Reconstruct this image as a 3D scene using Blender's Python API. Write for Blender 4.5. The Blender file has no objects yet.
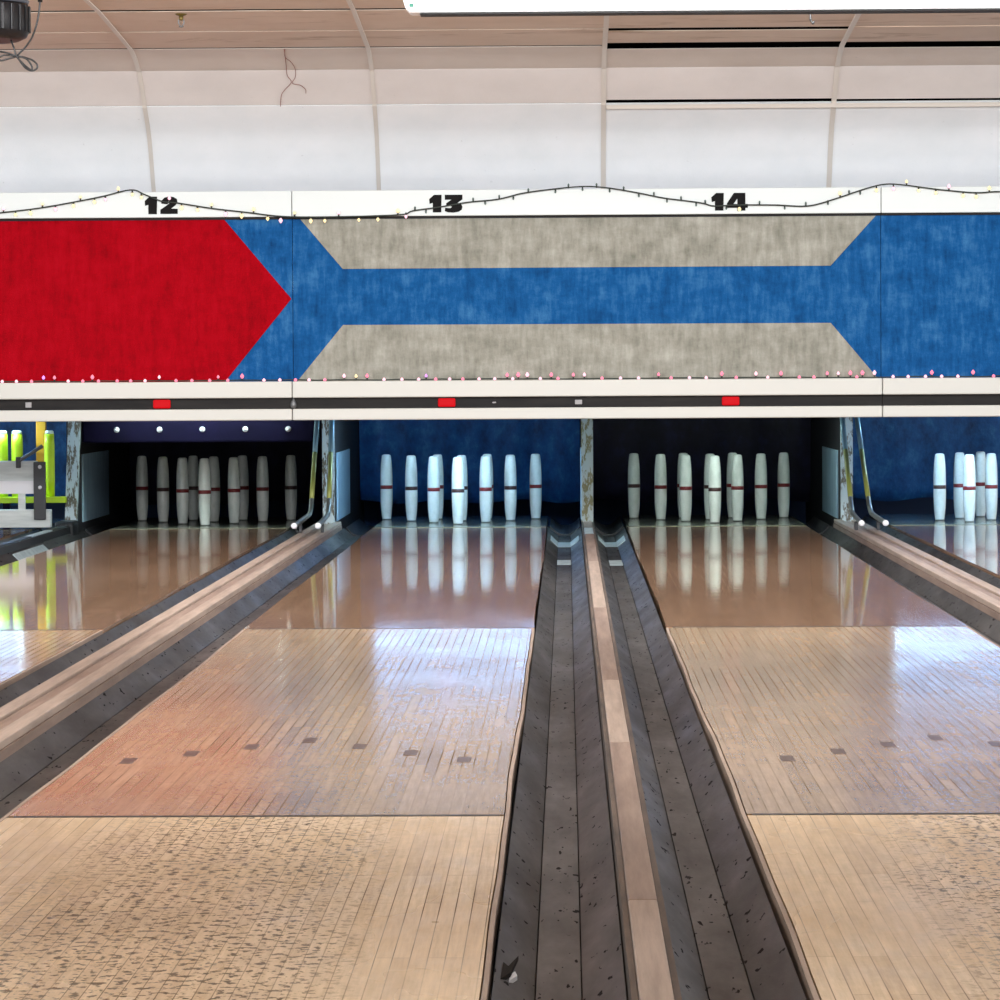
import bpy, bmesh, math, random
from mathutils import Vector, Matrix
rnd = random.Random(7)
SC = bpy.context.scene
COL = SC.collection

# ------------------------------------------------------------------ helpers
class MB:
    """collects shapes into one mesh; every face carries a material index"""
    def __init__(s): s.bm = bmesh.new(); s.mi = 0
    def _faces(s, verts, faces):
        vs = [s.bm.verts.new(v) for v in verts]
        for f in faces:
            try:
                fc = s.bm.faces.new([vs[i] for i in f]); fc.material_index = s.mi
            except ValueError: pass
        return vs
    def box(s, x0, x1, y0, y1, z0, z1, bev=0.0):
        tmp = bmesh.new()
        bmesh.ops.create_cube(tmp, size=1.0)
        for v in tmp.verts:
            v.co = Vector((x0 + (v.co.x + .5) * (x1 - x0), y0 + (v.co.y + .5) * (y1 - y0), z0 + (v.co.z + .5) * (z1 - z0)))
        if bev > 0:
            bmesh.ops.bevel(tmp, geom=list(tmp.edges), offset=bev, segments=2, profile=.5, affect='EDGES')
        s.merge(tmp); return s
    def merge(s, tmp):
        m = {}
        for v in tmp.verts: m[v] = s.bm.verts.new(v.co)
        for f in tmp.faces:
            n = s.bm.faces.new([m[v] for v in f.verts]); n.material_index = s.mi; n.smooth = f.smooth
        tmp.free()
    def prism(s, poly, a0, a1, axis='y'):
        """poly: 2D points; axis y: (x,z) extruded along y; x: (y,z) along x; z: (x,y) along z"""
        def P(p, a):
            return (p[0], a, p[1]) if axis == 'y' else (a, p[0], p[1]) if axis == 'x' else (p[0], p[1], a)
        n = len(poly)
        tmp = bmesh.new()
        A = [tmp.verts.new(P(p, a0)) for p in poly]; B = [tmp.verts.new(P(p, a1)) for p in poly]
        fa = tmp.faces.new(A); fb = tmp.faces.new(B[::-1])
        for i in range(n):
            j = (i + 1) % n
            tmp.faces.new([A[j], A[i], B[i], B[j]])
        tmp.normal_update()
        bmesh.ops.triangulate(tmp, faces=[fa, fb], ngon_method='EAR_CLIP')
        bmesh.ops.recalc_face_normals(tmp, faces=list(tmp.faces))
        s.merge(tmp); return s
    def sweep(s, pts, r, n=8, smooth_pts=True, closed=False):
        P = [Vector(p) for p in pts]
        if smooth_pts and len(P) > 2:
            Q = []
            for i in range(len(P) - 1):
                p0 = P[max(i-1, 0)]; p1 = P[i]; p2 = P[i+1]; p3 = P[min(i+2, len(P)-1)]
                for k in range(5):
                    t = k / 5
                    Q.append(.5 * ((2*p1) + (p2-p0)*t + (2*p0-5*p1+4*p2-p3)*t*t + (3*p1-p0-3*p2+p3)*t**3))
            Q.append(P[-1]); P = Q
        tmp = bmesh.new(); rings = []
        up = Vector((0, 0, 1))
        for i, p in enumerate(P):
            d = (P[min(i+1, len(P)-1)] - P[max(i-1, 0)]).normalized()
            a = d.cross(up if abs(d.z) < .95 else Vector((1, 0, 0))).normalized()
            if rings and a.dot(pa) < 0: a = -a
            pa = a
            b = d.cross(a)
            rr = r[min(i, len(r)-1)] if isinstance(r, (list, tuple)) else r
            rings.append([tmp.verts.new(p + rr * (math.cos(2*math.pi*k/n) * a + math.sin(2*math.pi*k/n) * b)) for k in range(n)])
        for i in range(len(rings) - 1):
            for k in range(n):
                f = tmp.faces.new([rings[i][k], rings[i][(k+1) % n], rings[i+1][(k+1) % n], rings[i+1][k]]); f.smooth = True
        tmp.faces.new(rings[0][::-1]); tmp.faces.new(rings[-1])
        bmesh.ops.recalc_face_normals(tmp, faces=list(tmp.faces))
        s.merge(tmp); return s
    def lathe(s, prof, c=(0, 0, 0), n=24, axis='z', cap=True):
        tmp = bmesh.new(); rings = []
        for (r, h) in prof:
            ring = []
            for k in range(n):
                a = 2*math.pi*k/n
                u, v = r*math.cos(a), r*math.sin(a)
                co = (u, v, h) if axis == 'z' else (u, h, v) if axis == 'y' else (h, u, v)
                ring.append(tmp.verts.new(Vector(co) + Vector(c)))
            rings.append(ring)
        for i in range(len(rings)-1):
            for k in range(n):
                f = tmp.faces.new([rings[i][k], rings[i][(k+1) % n], rings[i+1][(k+1) % n], rings[i+1][k]]); f.smooth = True
        if cap:
            tmp.faces.new(rings[0][::-1]); tmp.faces.new(rings[-1])
        bmesh.ops.recalc_face_normals(tmp, faces=list(tmp.faces))
        s.merge(tmp); return s
    def build(s, name, mats, parent=None, loc=None):
        me = bpy.data.meshes.new(name); s.bm.to_mesh(me); s.bm.free()
        for m in (mats if isinstance(mats, (list, tuple)) else [mats]): me.materials.append(m)
        o = bpy.data.objects.new(name, me); COL.objects.link(o)
        if parent is not None:
            o.parent = parent
            # meshes are written in world metres: undo the parent's own offset
            if loc is None: o.location = -Vector(parent['_base']) if '_base' in parent else (0, 0, 0)
        if loc is not None: o.location = loc
        return o

def tag(o, label=None, cat=None, group=None, kind=None):
    if label: o['label'] = label
    if cat: o['category'] = cat
    if group: o['group'] = group
    if kind: o['kind'] = kind
    return o

def thing(name, label, cat, base=(0, 0, 0), group=None):
    o = bpy.data.objects.new(name, None); COL.objects.link(o)
    o.empty_display_size = .05
    o.location = base; o['_base'] = tuple(base)
    return tag(o, label, cat, group)

def struct(o): o['kind'] = 'structure'; return o

# ------------------------------------------------------------------ materials
def srgb(r, g, b):
    f = lambda c: (c/255/12.92) if c/255 <= .04045 else ((c/255+.055)/1.055)**2.4
    return (f(r), f(g), f(b), 1)

def new_mat(name):
    m = bpy.data.materials.new(name); m.use_nodes = True
    nt = m.node_tree; nt.nodes.clear()
    out = nt.nodes.new('ShaderNodeOutputMaterial'); b = nt.nodes.new('ShaderNodeBsdfPrincipled')
    nt.links.new(b.outputs[0], out.inputs[0])
    return m, nt, b

def N(nt, typ, **kw):
    n = nt.nodes.new(typ)
    for k, v in kw.items():
        if k in n.inputs.keys() if hasattr(n.inputs, 'keys') else False: n.inputs[k].default_value = v
        else: setattr(n, k, v)
    return n

def ramp(nt, src, stops):
    r = nt.nodes.new('ShaderNodeValToRGB')
    e = r.color_ramp.elements
    while len(e) < len(stops): e.new(.5)
    for el, (p, c) in zip(e, stops): el.position = p; el.color = c if len(c) == 4 else (*c, 1)
    nt.links.new(src, r.inputs[0]); return r

def wcoord(nt, scale=(1, 1, 1), loc=(0, 0, 0)):
    g = nt.nodes.new('ShaderNodeNewGeometry'); mp = nt.nodes.new('ShaderNodeMapping')
    nt.links.new(g.outputs['Position'], mp.inputs['Vector'])
    mp.inputs['Scale'].default_value = scale; mp.inputs['Location'].default_value = loc
    return mp.outputs[0]

def noise(nt, vec, scale=5, detail=4, rough=.6, dist=0):
    n = nt.nodes.new('ShaderNodeTexNoise')
    n.inputs['Scale'].default_value = scale; n.inputs['Detail'].default_value = detail
    n.inputs['Roughness'].default_value = rough; n.inputs['Distortion'].default_value = dist
    nt.links.new(vec, n.inputs['Vector']); return n.outputs['Fac']

def mix(nt, a, b, fac, mode='MIX'):
    m = nt.nodes.new('ShaderNodeMix'); m.data_type = 'RGBA'; m.blend_type = mode
    for sock, v in ((m.inputs[0], fac), (m.inputs[6], a), (m.inputs[7], b)):
        if hasattr(v, 'is_linked') or isinstance(v, bpy.types.NodeSocket): nt.links.new(v, sock)
        else: sock.default_value = v
    return m.outputs[2]

def bump(nt, b, h, strength=.3, dist=.01):
    n = nt.nodes.new('ShaderNodeBump'); n.inputs['Strength'].default_value = strength; n.inputs['Distance'].default_value = dist
    nt.links.new(h, n.inputs['Height']); nt.links.new(n.outputs[0], b.inputs['Normal']); return n

def plain(name, col, rough=.5, metal=0, spec=.5):
    m, nt, b = new_mat(name)
    b.inputs['Base Color'].default_value = col; b.inputs['Roughness'].default_value = rough; b.inputs['Metallic'].default_value = metal
    b.inputs['Specular IOR Level'].default_value = spec
    return m

def mottled(name, c1, c2, scale=(6, 6, 6), rough=.6, nscale=1.0, lo=.35, hi=.65, bmp=0, detail=5, metal=0, spec=.5, bscale=60):
    m, nt, b = new_mat(name)
    v = wcoord(nt, scale)
    f = noise(nt, v, nscale, detail, .65)
    r = ramp(nt, f, [(lo, c1), (hi, c2)])
    nt.links.new(r.outputs[0], b.inputs['Base Color'])
    b.inputs['Roughness'].default_value = rough; b.inputs['Metallic'].default_value = metal
    b.inputs['Specular IOR Level'].default_value = spec
    if bmp: bump(nt, b, noise(nt, wcoord(nt), bscale, 3), bmp, .004)
    return m

def emit(name, col, strength):
    m, nt, b = new_mat(name)
    b.inputs['Base Color'].default_value = (col[0]*.3, col[1]*.3, col[2]*.3, 1)
    b.inputs['Emission Color'].default_value = col; b.inputs['Emission Strength'].default_value = strength
    return m

def lane_wood(name, c_lo, c_hi, rough=.2, dents=0.0, seam=.5, wave=.0, spec=.5, plank=.0265, worn=0, mortar=.0011, grime=(.25, .17, .11, 1)):
    m, nt, b = new_mat(name)
    g = nt.nodes.new('ShaderNodeNewGeometry'); sp = nt.nodes.new('ShaderNodeSeparateXYZ'); cb = nt.nodes.new('ShaderNodeCombineXYZ')
    nt.links.new(g.outputs['Position'], sp.inputs[0])
    nt.links.new(sp.outputs['Y'], cb.inputs['X']); nt.links.new(sp.outputs['X'], cb.inputs['Y'])
    br = nt.nodes.new('ShaderNodeTexBrick')
    nt.links.new(cb.outputs[0], br.inputs['Vector'])
    br.inputs['Scale'].default_value = 1; br.inputs['Brick Width'].default_value = .92; br.inputs['Row Height'].default_value = plank
    br.inputs['Mortar Size'].default_value = mortar; br.inputs['Mortar Smooth'].default_value = .35; br.inputs['Bias'].default_value = 0
    br.offset = .37; br.offset_frequency = 3
    br.inputs['Color1'].default_value = c_lo; br.inputs['Color2'].default_value = c_hi
    br.inputs['Mortar'].default_value = grime
    # long grain
    gr = noise(nt, wcoord(nt, (90, 3.5, 1)), 1.0, 6, .7)
    grr = ramp(nt, gr, [(.3, (.80, .78, .74)), (.7, (1.08, 1.08, 1.08))])
    c = mix(nt, br.outputs['Color'], grr.outputs[0], 1.0, 'MULTIPLY')
    # seams vanish here and there
    sv = noise(nt, wcoord(nt, (2.2, 1.1, 1)), 1.0, 3, .6)
    svr = ramp(nt, sv, [(.35, (0, 0, 0)), (.68, (1, 1, 1))])
    plain_c = mix(nt, mix(nt, c_lo, c_hi, .5), grr.outputs[0], 1.0, 'MULTIPLY')
    sfac = nt.nodes.new('ShaderNodeMath'); sfac.operation = 'MULTIPLY'; sfac.inputs[1].default_value = seam
    nt.links.new(svr.outputs[0], sfac.inputs[0])
    sf2 = nt.nodes.new('ShaderNodeMath'); sf2.operation = 'ADD'; sf2.inputs[1].default_value = 1 - seam; sf2.use_clamp = True
    nt.links.new(sfac.outputs[0], sf2.inputs[0])
    c = mix(nt, plain_c, c, sf2.outputs[0])
    # broad blotches
    bl = ramp(nt, noise(nt, wcoord(nt, (1.6, .7, 1)), 1.0, 4, .6), [(.3, (.86, .84, .80)), (.7, (1.06, 1.05, 1.04))])
    c = mix(nt, c, bl.outputs[0], 1.0, 'MULTIPLY')
    h = None
    rough_sock = None
    if dents:
        vo = nt.nodes.new('ShaderNodeTexNoise'); vo.inputs['Scale'].default_value = 1.0; vo.inputs['Detail'].default_value = 3.0; vo.inputs['Roughness'].default_value = .6
        nt.links.new(wcoord(nt, (58, 46, 1)), vo.inputs['Vector'])
        dm = ramp(nt, vo.outputs['Fac'], [(.53, (0, 0, 0)), (.59, (1, 1, 1))])
        # worn patches where the balls land: centre of the lane, on the head boards
        def mth(op, x, y=0.0, clamp=False):
            n = nt.nodes.new('ShaderNodeMath'); n.operation = op; n.use_clamp = clamp
            for i, v in enumerate((x, y)):
                if isinstance(v, bpy.types.NodeSocket): nt.links.new(v, n.inputs[i])
                else: n.inputs[i].default_value = v
            return n.outputs[0]
        # distance from the middle of the lane (lanes repeat every 1.5 m)
        u = mth('ABSOLUTE', mth('SUBTRACT', mth('MODULO', mth('ADD', sp.outputs['X'], 16.382), 1.5), .75))
        ux = mth('MULTIPLY', mth('SUBTRACT', .42, u), 2.9, True)
        uy = mth('MULTIPLY', mth('SUBTRACT', 9.6, sp.outputs['Y']), .30, True)
        an = noise(nt, wcoord(nt, (4.5, 1.4, 1), (.2, .4, 0)), 1.0, 4, .6)
        area = mth('MULTIPLY', mth('MULTIPLY', ux, uy), mth('MULTIPLY', an, 1.9))
        ar = ramp(nt, area, [(.22, (0, 0, 0)), (.60, (1, 1, 1))])
        mm = nt.nodes.new('ShaderNodeMath'); mm.operation = 'MULTIPLY'
        nt.links.new(dm.outputs[0], mm.inputs[0]); nt.links.new(ar.outputs[0], mm.inputs[1])
        m2 = nt.nodes.new('ShaderNodeMath'); m2.operation = 'MULTIPLY'; m2.inputs[1].default_value = dents
        nt.links.new(mm.outputs[0], m2.inputs[0])
        c = mix(nt, c, (.16, .12, .075, 1), m2.outputs[0])
        h = mm.outputs[0]
    nt.links.new(c, b.inputs['Base Color'])
    b.inputs['Specular IOR Level'].default_value = spec
    rr = ramp(nt, noise(nt, wcoord(nt, (3, 1.2, 1)), 1.0, 3), [(.3, (rough*.8,)*3), (.7, (rough*1.25,)*3)])
    nt.links.new(rr.outputs[0], b.inputs['Roughness'])
    wv = noise(nt, wcoord(nt, (24, 11, 1)), 1.0, 2, .4)
    bn = nt.nodes.new('ShaderNodeBump'); bn.inputs['Strength'].default_value = wave; bn.inputs['Distance'].default_value = .002
    nt.links.new(wv, bn.inputs['Height'])
    b2 = nt.nodes.new('ShaderNodeBump'); b2.inputs['Strength'].default_value = .25 if dents > .8 else .05; b2.inputs['Distance'].default_value = .0012; b2.invert = True
    nt.links.new(h if h else br.outputs['Fac'], b2.inputs['Height']); nt.links.new(bn.outputs[0], b2.inputs['Normal'])
    nt.links.new(b2.outputs[0], b.inputs['Normal'])
    if worn > 0:
        df = nt.nodes.new('ShaderNodeBsdfDiffuse'); nt.links.new(c, df.inputs['Color'])
        ms = nt.nodes.new('ShaderNodeMixShader'); out = [n for n in nt.nodes if n.type == 'OUTPUT_MATERIAL'][0]
        wn = ramp(nt, noise(nt, wcoord(nt, (14, 7, 1)), 1.0, 5, .7), [(.35, (max(0, worn-worn*.5),)*3), (.65, (min(1, worn+worn*.5),)*3)])
        # dirt in the seams does not shine
        sm = nt.nodes.new('ShaderNodeMath'); sm.operation = 'MULTIPLY'; nt.links.new(br.outputs['Fac'], sm.inputs[0]); nt.links.new(sf2.outputs[0], sm.inputs[1])
        mxm = nt.nodes.new('ShaderNodeMath'); mxm.operation = 'MAXIMUM'; nt.links.new(wn.outputs[0], mxm.inputs[0]); nt.links.new(sm.outputs[0], mxm.inputs[1])
        nt.links.new(mxm.outputs[0], ms.inputs[0]); nt.links.new(b.outputs[0], ms.inputs[1]); nt.links.new(df.outputs[0], ms.inputs[2])
        nt.links.new(ms.outputs[0], out.inputs[0])
    return m

M = {}
M['head'] = lane_wood('head_maple', srgb(216, 190, 158), srgb(240, 216, 184), rough=.26, dents=1.0, seam=.8, wave=.15, worn=.42, grime=(.16, .11, .07, 1))
M['mid'] = lane_wood('lane_pine', srgb(166, 139, 110), srgb(204, 175, 142), rough=.135, dents=.5, seam=.95, wave=.12, worn=.10, mortar=.0018, grime=(.12, .085, .055, 1))
M['far'] = lane_wood('deck_maple', srgb(172, 138, 114), srgb(194, 159, 133), rough=.05, dents=0, seam=.8, wave=.06)
M['plate'] = mottled('pin_plate_slate', srgb(70, 72, 66), srgb(105, 106, 92), (8, 3, 1), rough=.16)
M['deck_edge'] = mottled('deck_edge_strip', srgb(120, 118, 96), srgb(158, 152, 128), (14, 4, 4), rough=.25)
M['dart'] = plain('dart_walnut', srgb(86, 64, 56), .3)

def gutter_mat():
    m, nt, b = new_mat('gutter_grey')
    base = ramp(nt, noise(nt, wcoord(nt, (7, 1.3, 6)), 1.0, 6, .65), [(.28, srgb(26, 25, 26)), (.5, srgb(46, 44, 44)), (.72, srgb(72, 70, 68))])
    sc = ramp(nt, noise(nt, wcoord(nt, (70, 15, 40)), 1.0, 2, .5), [(.30, (.8, .8, .8)), (.33, (0, 0, 0))])
    c = mix(nt, base.outputs[0], srgb(16, 16, 17), sc.outputs[0])
    sl = ramp(nt, sc.outputs[0], [(0, (.4,)*3), (1, (0, 0, 0))]); nt.links.new(sl.outputs[0], b.inputs['Specular IOR Level'])
    nt.links.new(c, b.inputs['Base Color'])
    rr = ramp(nt, noise(nt, wcoord(nt, (10, 2, 4)), 1.0, 4), [(.3, (.40,)*3), (.7, (.6,)*3)])
    rr2 = mix(nt, rr.outputs[0], (1, 1, 1, 1), sc.outputs[0]); nt.links.new(rr2, b.inputs['Roughness'])
    bump(nt, b, noise(nt, wcoord(nt, (30, 8, 20)), 1.0, 4), .3, .004)
    return m
M['gutter'] = gutter_mat()
M['tape'] = mottled('silver_tape', srgb(150, 170, 175), srgb(205, 220, 222), (20, 20, 20), rough=.3)
M['divwood'] = mottled('divider_wood', srgb(116, 96, 84), srgb(156, 134, 120), (40, 2.2, 20), rough=.5, lo=.3, hi=.7)
M['divwood2'] = mottled('divider_wood_pale', srgb(142, 124, 110), srgb(180, 160, 145), (50, 2.5, 20), rough=.5, lo=.3, hi=.7)
M['divside'] = mottled('divider_side', srgb(58, 50, 45), srgb(104, 88, 76), (20, 2, 20), rough=.6)
M['black'] = mottled('black_rubber', srgb(22, 22, 24), srgb(46, 46, 48), (10, 4, 10), rough=.45)
M['floor'] = plain('subfloor_dark', srgb(40, 38, 36), .8)
M['pin'] = mottled('pin_white', srgb(226, 230, 222), srgb(242, 244, 238), (30, 30, 14), rough=.22)
M['pinred'] = plain('pin_band_red', srgb(128, 34, 34), .35)
M['pindark'] = plain('pin_band_brown', srgb(74, 46, 42), .35)
M['pinbase'] = plain('pin_base_grey', srgb(120, 122, 116), .4)
def felt(name, c0, c1, c2):
    m, nt, b = new_mat(name)
    a = noise(nt, wcoord(nt, (26, 5, 5.5)), 1.0, 6, .7)
    a2 = noise(nt, wcoord(nt, (5, 5, 9)), 1.0, 5, .7)
    md = nt.nodes.new('ShaderNodeMath'); md.operation = 'ADD'; nt.links.new(a, md.inputs[0]); nt.links.new(a2, md.inputs[1])
    hf = nt.nodes.new('ShaderNodeMath'); hf.operation = 'MULTIPLY'; hf.inputs[1].default_value = .5; nt.links.new(md.outputs[0], hf.inputs[0])
    r = ramp(nt, hf.outputs[0], [(.34, c0), (.5, c1), (.68, c2)])
    nt.links.new(r.outputs[0], b.inputs['Base Color'])
    b.inputs['Roughness'].default_value = .95; b.inputs['Specular IOR Level'].default_value = .1
    bump(nt, b, noise(nt, wcoord(nt), 140, 2), .4, .004)
    return m
M['red'] = felt('felt_red', srgb(126, 0, 12), srgb(150, 0, 16), srgb(162, 4, 24))
M['blue'] = felt('felt_blue', srgb(14, 58, 104), srgb(22, 80, 136), srgb(58, 112, 160))
M['beige'] = felt('felt_beige', srgb(114, 114, 104), srgb(144, 143, 133), srgb(172, 171, 162))
M['fascia'] = plain('fascia_white', srgb(206, 213, 212), .4)
M['rail'] = plain('rail_cream', srgb(196, 196, 190), .35)
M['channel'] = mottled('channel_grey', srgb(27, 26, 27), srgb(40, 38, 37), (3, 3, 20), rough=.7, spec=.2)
M['ink'] = plain('number_black', srgb(14, 13, 13), .7, 0, .15)
M['lens'] = emit('signal_red', srgb(205, 0, 16), .75); M['lens'].node_tree.nodes['Principled BSDF'].inputs['Specular IOR Level'].default_value = .12
M['greyplastic'] = plain('grey_plastic', srgb(150, 148, 150), .5)
def wallpaint(name, c1, c2, stain=None):
    m, nt, b = new_mat(name)
    f = noise(nt, wcoord(nt, (3, 3, 3)), 1.0, 5, .6)
    r = ramp(nt, f, [(.3, c1), (.7, c2)])
    sp = ramp(nt, noise(nt, wcoord(nt, (34, 34, 34)), 1.0, 3, .6), [(.70, (0, 0, 0)), (.80, (.28,)*3)])
    c = mix(nt, r.outputs[0], srgb(140, 140, 140), sp.outputs[0])
    if stain:
        st = ramp(nt, noise(nt, wcoord(nt, (1.6, 5.5, 5.5), (2.3, 0, 0)), 1.0, 6, .7, .6), [(.57, (0, 0, 0)), (.68, (.6,)*3)])
        c = mix(nt, c, stain, st.outputs[0])
    nt.links.new(c, b.inputs['Base Color']); b.inputs['Roughness'].default_value = .75
    bump(nt, b, noise(nt, wcoord(nt), 90, 3), .2, .003)
    return m
M['wall'] = wallpaint('wall_paint', srgb(236, 240, 242), srgb(246, 248, 250))
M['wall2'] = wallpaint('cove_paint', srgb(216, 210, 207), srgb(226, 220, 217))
M['ceil'] = wallpaint('ceiling_paint', srgb(208, 188, 170), srgb(218, 200, 184), srgb(140, 104, 66))
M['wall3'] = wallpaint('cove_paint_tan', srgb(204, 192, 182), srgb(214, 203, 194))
M['batten'] = plain('batten_paint', srgb(214, 208, 200), .6)
M['void'] = plain('ceiling_void', srgb(14, 11, 9), .95, 0, .1)
M['pitwall'] = plain('pit_dark', srgb(44, 66, 104), .8)
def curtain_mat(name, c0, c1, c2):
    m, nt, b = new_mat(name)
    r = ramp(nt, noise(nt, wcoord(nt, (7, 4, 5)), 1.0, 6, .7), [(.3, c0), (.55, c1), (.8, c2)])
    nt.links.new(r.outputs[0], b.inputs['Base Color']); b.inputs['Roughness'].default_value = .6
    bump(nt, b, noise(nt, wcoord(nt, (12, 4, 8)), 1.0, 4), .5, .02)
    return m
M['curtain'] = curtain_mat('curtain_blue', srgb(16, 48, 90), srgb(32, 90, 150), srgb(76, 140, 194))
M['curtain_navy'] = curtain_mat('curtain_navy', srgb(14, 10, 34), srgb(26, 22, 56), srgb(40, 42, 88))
M['navy'] = mottled('navy_board', srgb(9, 6, 28), srgb(17, 12, 40), (4, 4, 4), rough=.85, spec=.1)
M['bolt'] = plain('bolt_zinc', srgb(235, 235, 240), .3)
M['kick'] = plain('kickback_dark', srgb(40, 40, 44), .7)
def worn(name, paint, bare):
    m, nt, b = new_mat(name)
    r = ramp(nt, noise(nt, wcoord(nt, (30, 12, 9)), 1.0, 6, .7), [(.50, paint), (.55, bare), (.62, bare), (.66, paint)])
    nt.links.new(r.outputs[0], b.inputs['Base Color']); b.inputs['Roughness'].default_value = .55
    return m
M['post'] = worn('post_worn_white', srgb(196, 212, 216), srgb(104, 98, 84))
M['postolive'] = worn('post_worn_olive', srgb(170, 180, 176), srgb(120, 112, 74))
M['kplate'] = mottled('kick_plate_pale', srgb(150, 184, 206), srgb(182, 210, 226), (20, 20, 3), rough=.35)
M['pipelit'] = plain('pipe_lit_blue', srgb(140, 186, 206), .3, .2)  # pale blue stands in for lamp light on the shiny pipe tops
M['pipeolive'] = plain('pipe_yellow_green', srgb(158, 164, 84), .35, .2)
M['pipesteel'] = plain('pipe_steel', srgb(130, 134, 130), .35, .6)
M['capwhite'] = plain('cap_white', srgb(236, 236, 240), .3)
M['yellow'] = plain('fluorescent_yellow', srgb(192, 216, 24), .4)
M['yellowtip'] = plain('tip_pale', srgb(226, 236, 214), .4)
M['orange'] = plain('post_amber', srgb(206, 142, 12), .5)
M['boardwhite'] = mottled('rake_board_white', srgb(196, 204, 202), srgb(222, 228, 226), (4, 4, 30), rough=.45)
M['bracket'] = plain('bracket_dark', srgb(52, 54, 58), .45)
M['steel'] = plain('steel_grey', srgb(110, 112, 114), .4, .5)
M['cord'] = plain('cord_dark_green', srgb(30, 40, 34), .5)
M['blackcord'] = plain('cord_black', srgb(16, 15, 16), .4)
M['wire'] = plain('wire_brown_red', srgb(140, 84, 72), .6)
M['drum'] = plain('drum_black', srgb(18, 17, 20), .4, 0, .3)
M['drumrim'] = plain('drum_rim_grey', srgb(78, 82, 92), .4)
M['brass'] = plain('sprinkler_brass', srgb(110, 94, 46), .4, .5)
M['case'] = plain('case_white', srgb(246, 248, 250), .4)
M['caseslot'] = plain('case_slot_black', srgb(18, 18, 18), .6)
M['green'] = plain('badge_green', srgb(10, 120, 96), .4)
M['warm'] = emit('bulb_warm', (1, .80, .42, 1), 1.25)
M['pink'] = emit('bulb_pink', (1, .24, .36, 1), 1.2)
M['pinkwhite'] = emit('bulb_pink_white', (1, .55, .66, 1), 1.35)
M['violet'] = emit('bulb_violet', (.75, .3, 1, 1), 1.3)
M['clearbulb'] = plain('bulb_unlit', srgb(90, 110, 104), .2)
M['tube_dim'] = emit('tube_dim', (.78, .98, .94, 1), 30.0)
M['glow_plate_cool'] = emit('glow_plate_cool', (.26, .52, 1, 1), 13.0)  # glow of the added plate, for the blue reflection on the lanes
M['tube'] = emit('tube_cool', (.50, .80, 1, 1), 90.0)

# ------------------------------------------------------------------ layout
H = .87                       # eye height above the lanes
LANES = {11: -3.632, 12: -2.132, 13: -.632, 14: .868, 15: 2.368}
HW = .515                     # half a lane
DIV = {(11, 12): -2.882, (12, 13): -1.382, (13, 14): .118, (14, 15): 1.618}
NARROW = .034; WIDE = .072
Y0 = 1.5                      # near end that is built
YH = 21.85                    # head pin
YM = 19.58                    # masking unit

# ------------------------------------------------------------------ floor
struct(MB().box(-8, 8, -3, 26, -.30, -.13).build('floor', M['floor']))

# ------------------------------------------------------------------ lanes
def wob(seed):
    r = random.Random(seed); ph = [r.uniform(0, 6.28) for _ in range(3)]
    return lambda y: .0028*math.sin(y*.9+ph[0]) + .0018*math.sin(y*2.3+ph[1]) + .0009*math.sin(y*6.1+ph[2])

WORD = {11: 'eleven', 12: 'twelve', 13: 'thirteen', 14: 'fourteen', 15: 'fifteen', 16: 'sixteen'}
EDGE = {11: (-4.147, -3.117), 12: (-2.647, -1.617), 13: (-1.124, -.117), 14: (.344, 1.383), 15: (1.872, 2.883)}
def strip(c, y0, y1, wl, wr, zt, zb, n, cut=0, side=0):
    mb = MB(); prev = None
    for i in range(n+1):
        y = y0 + (y1-y0)*i/n
        xl, xr = c[0] + cut + wl(y), c[1] - cut + wr(y)
        if side < 0: xl, xr = c[0] + wl(y), c[0] + .008 + wl(y)
        if side > 0: xl, xr = c[1] - .008 + wr(y), c[1] + wr(y)
        cur = [mb.bm.verts.new(p) for p in ((xl, y, zt), (xr, y, zt), (xr, y, zb), (xl, y, zb))]
        if prev:
            for k in range(4):
                mb.bm.faces.new([prev[k], prev[(k+1) % 4], cur[(k+1) % 4], cur[k]])
        else: mb.bm.faces.new(cur)
        prev = cur
    mb.bm.faces.new(prev[::-1])
    bmesh.ops.recalc_face_normals(mb.bm, faces=list(mb.bm.faces))
    return mb

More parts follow.
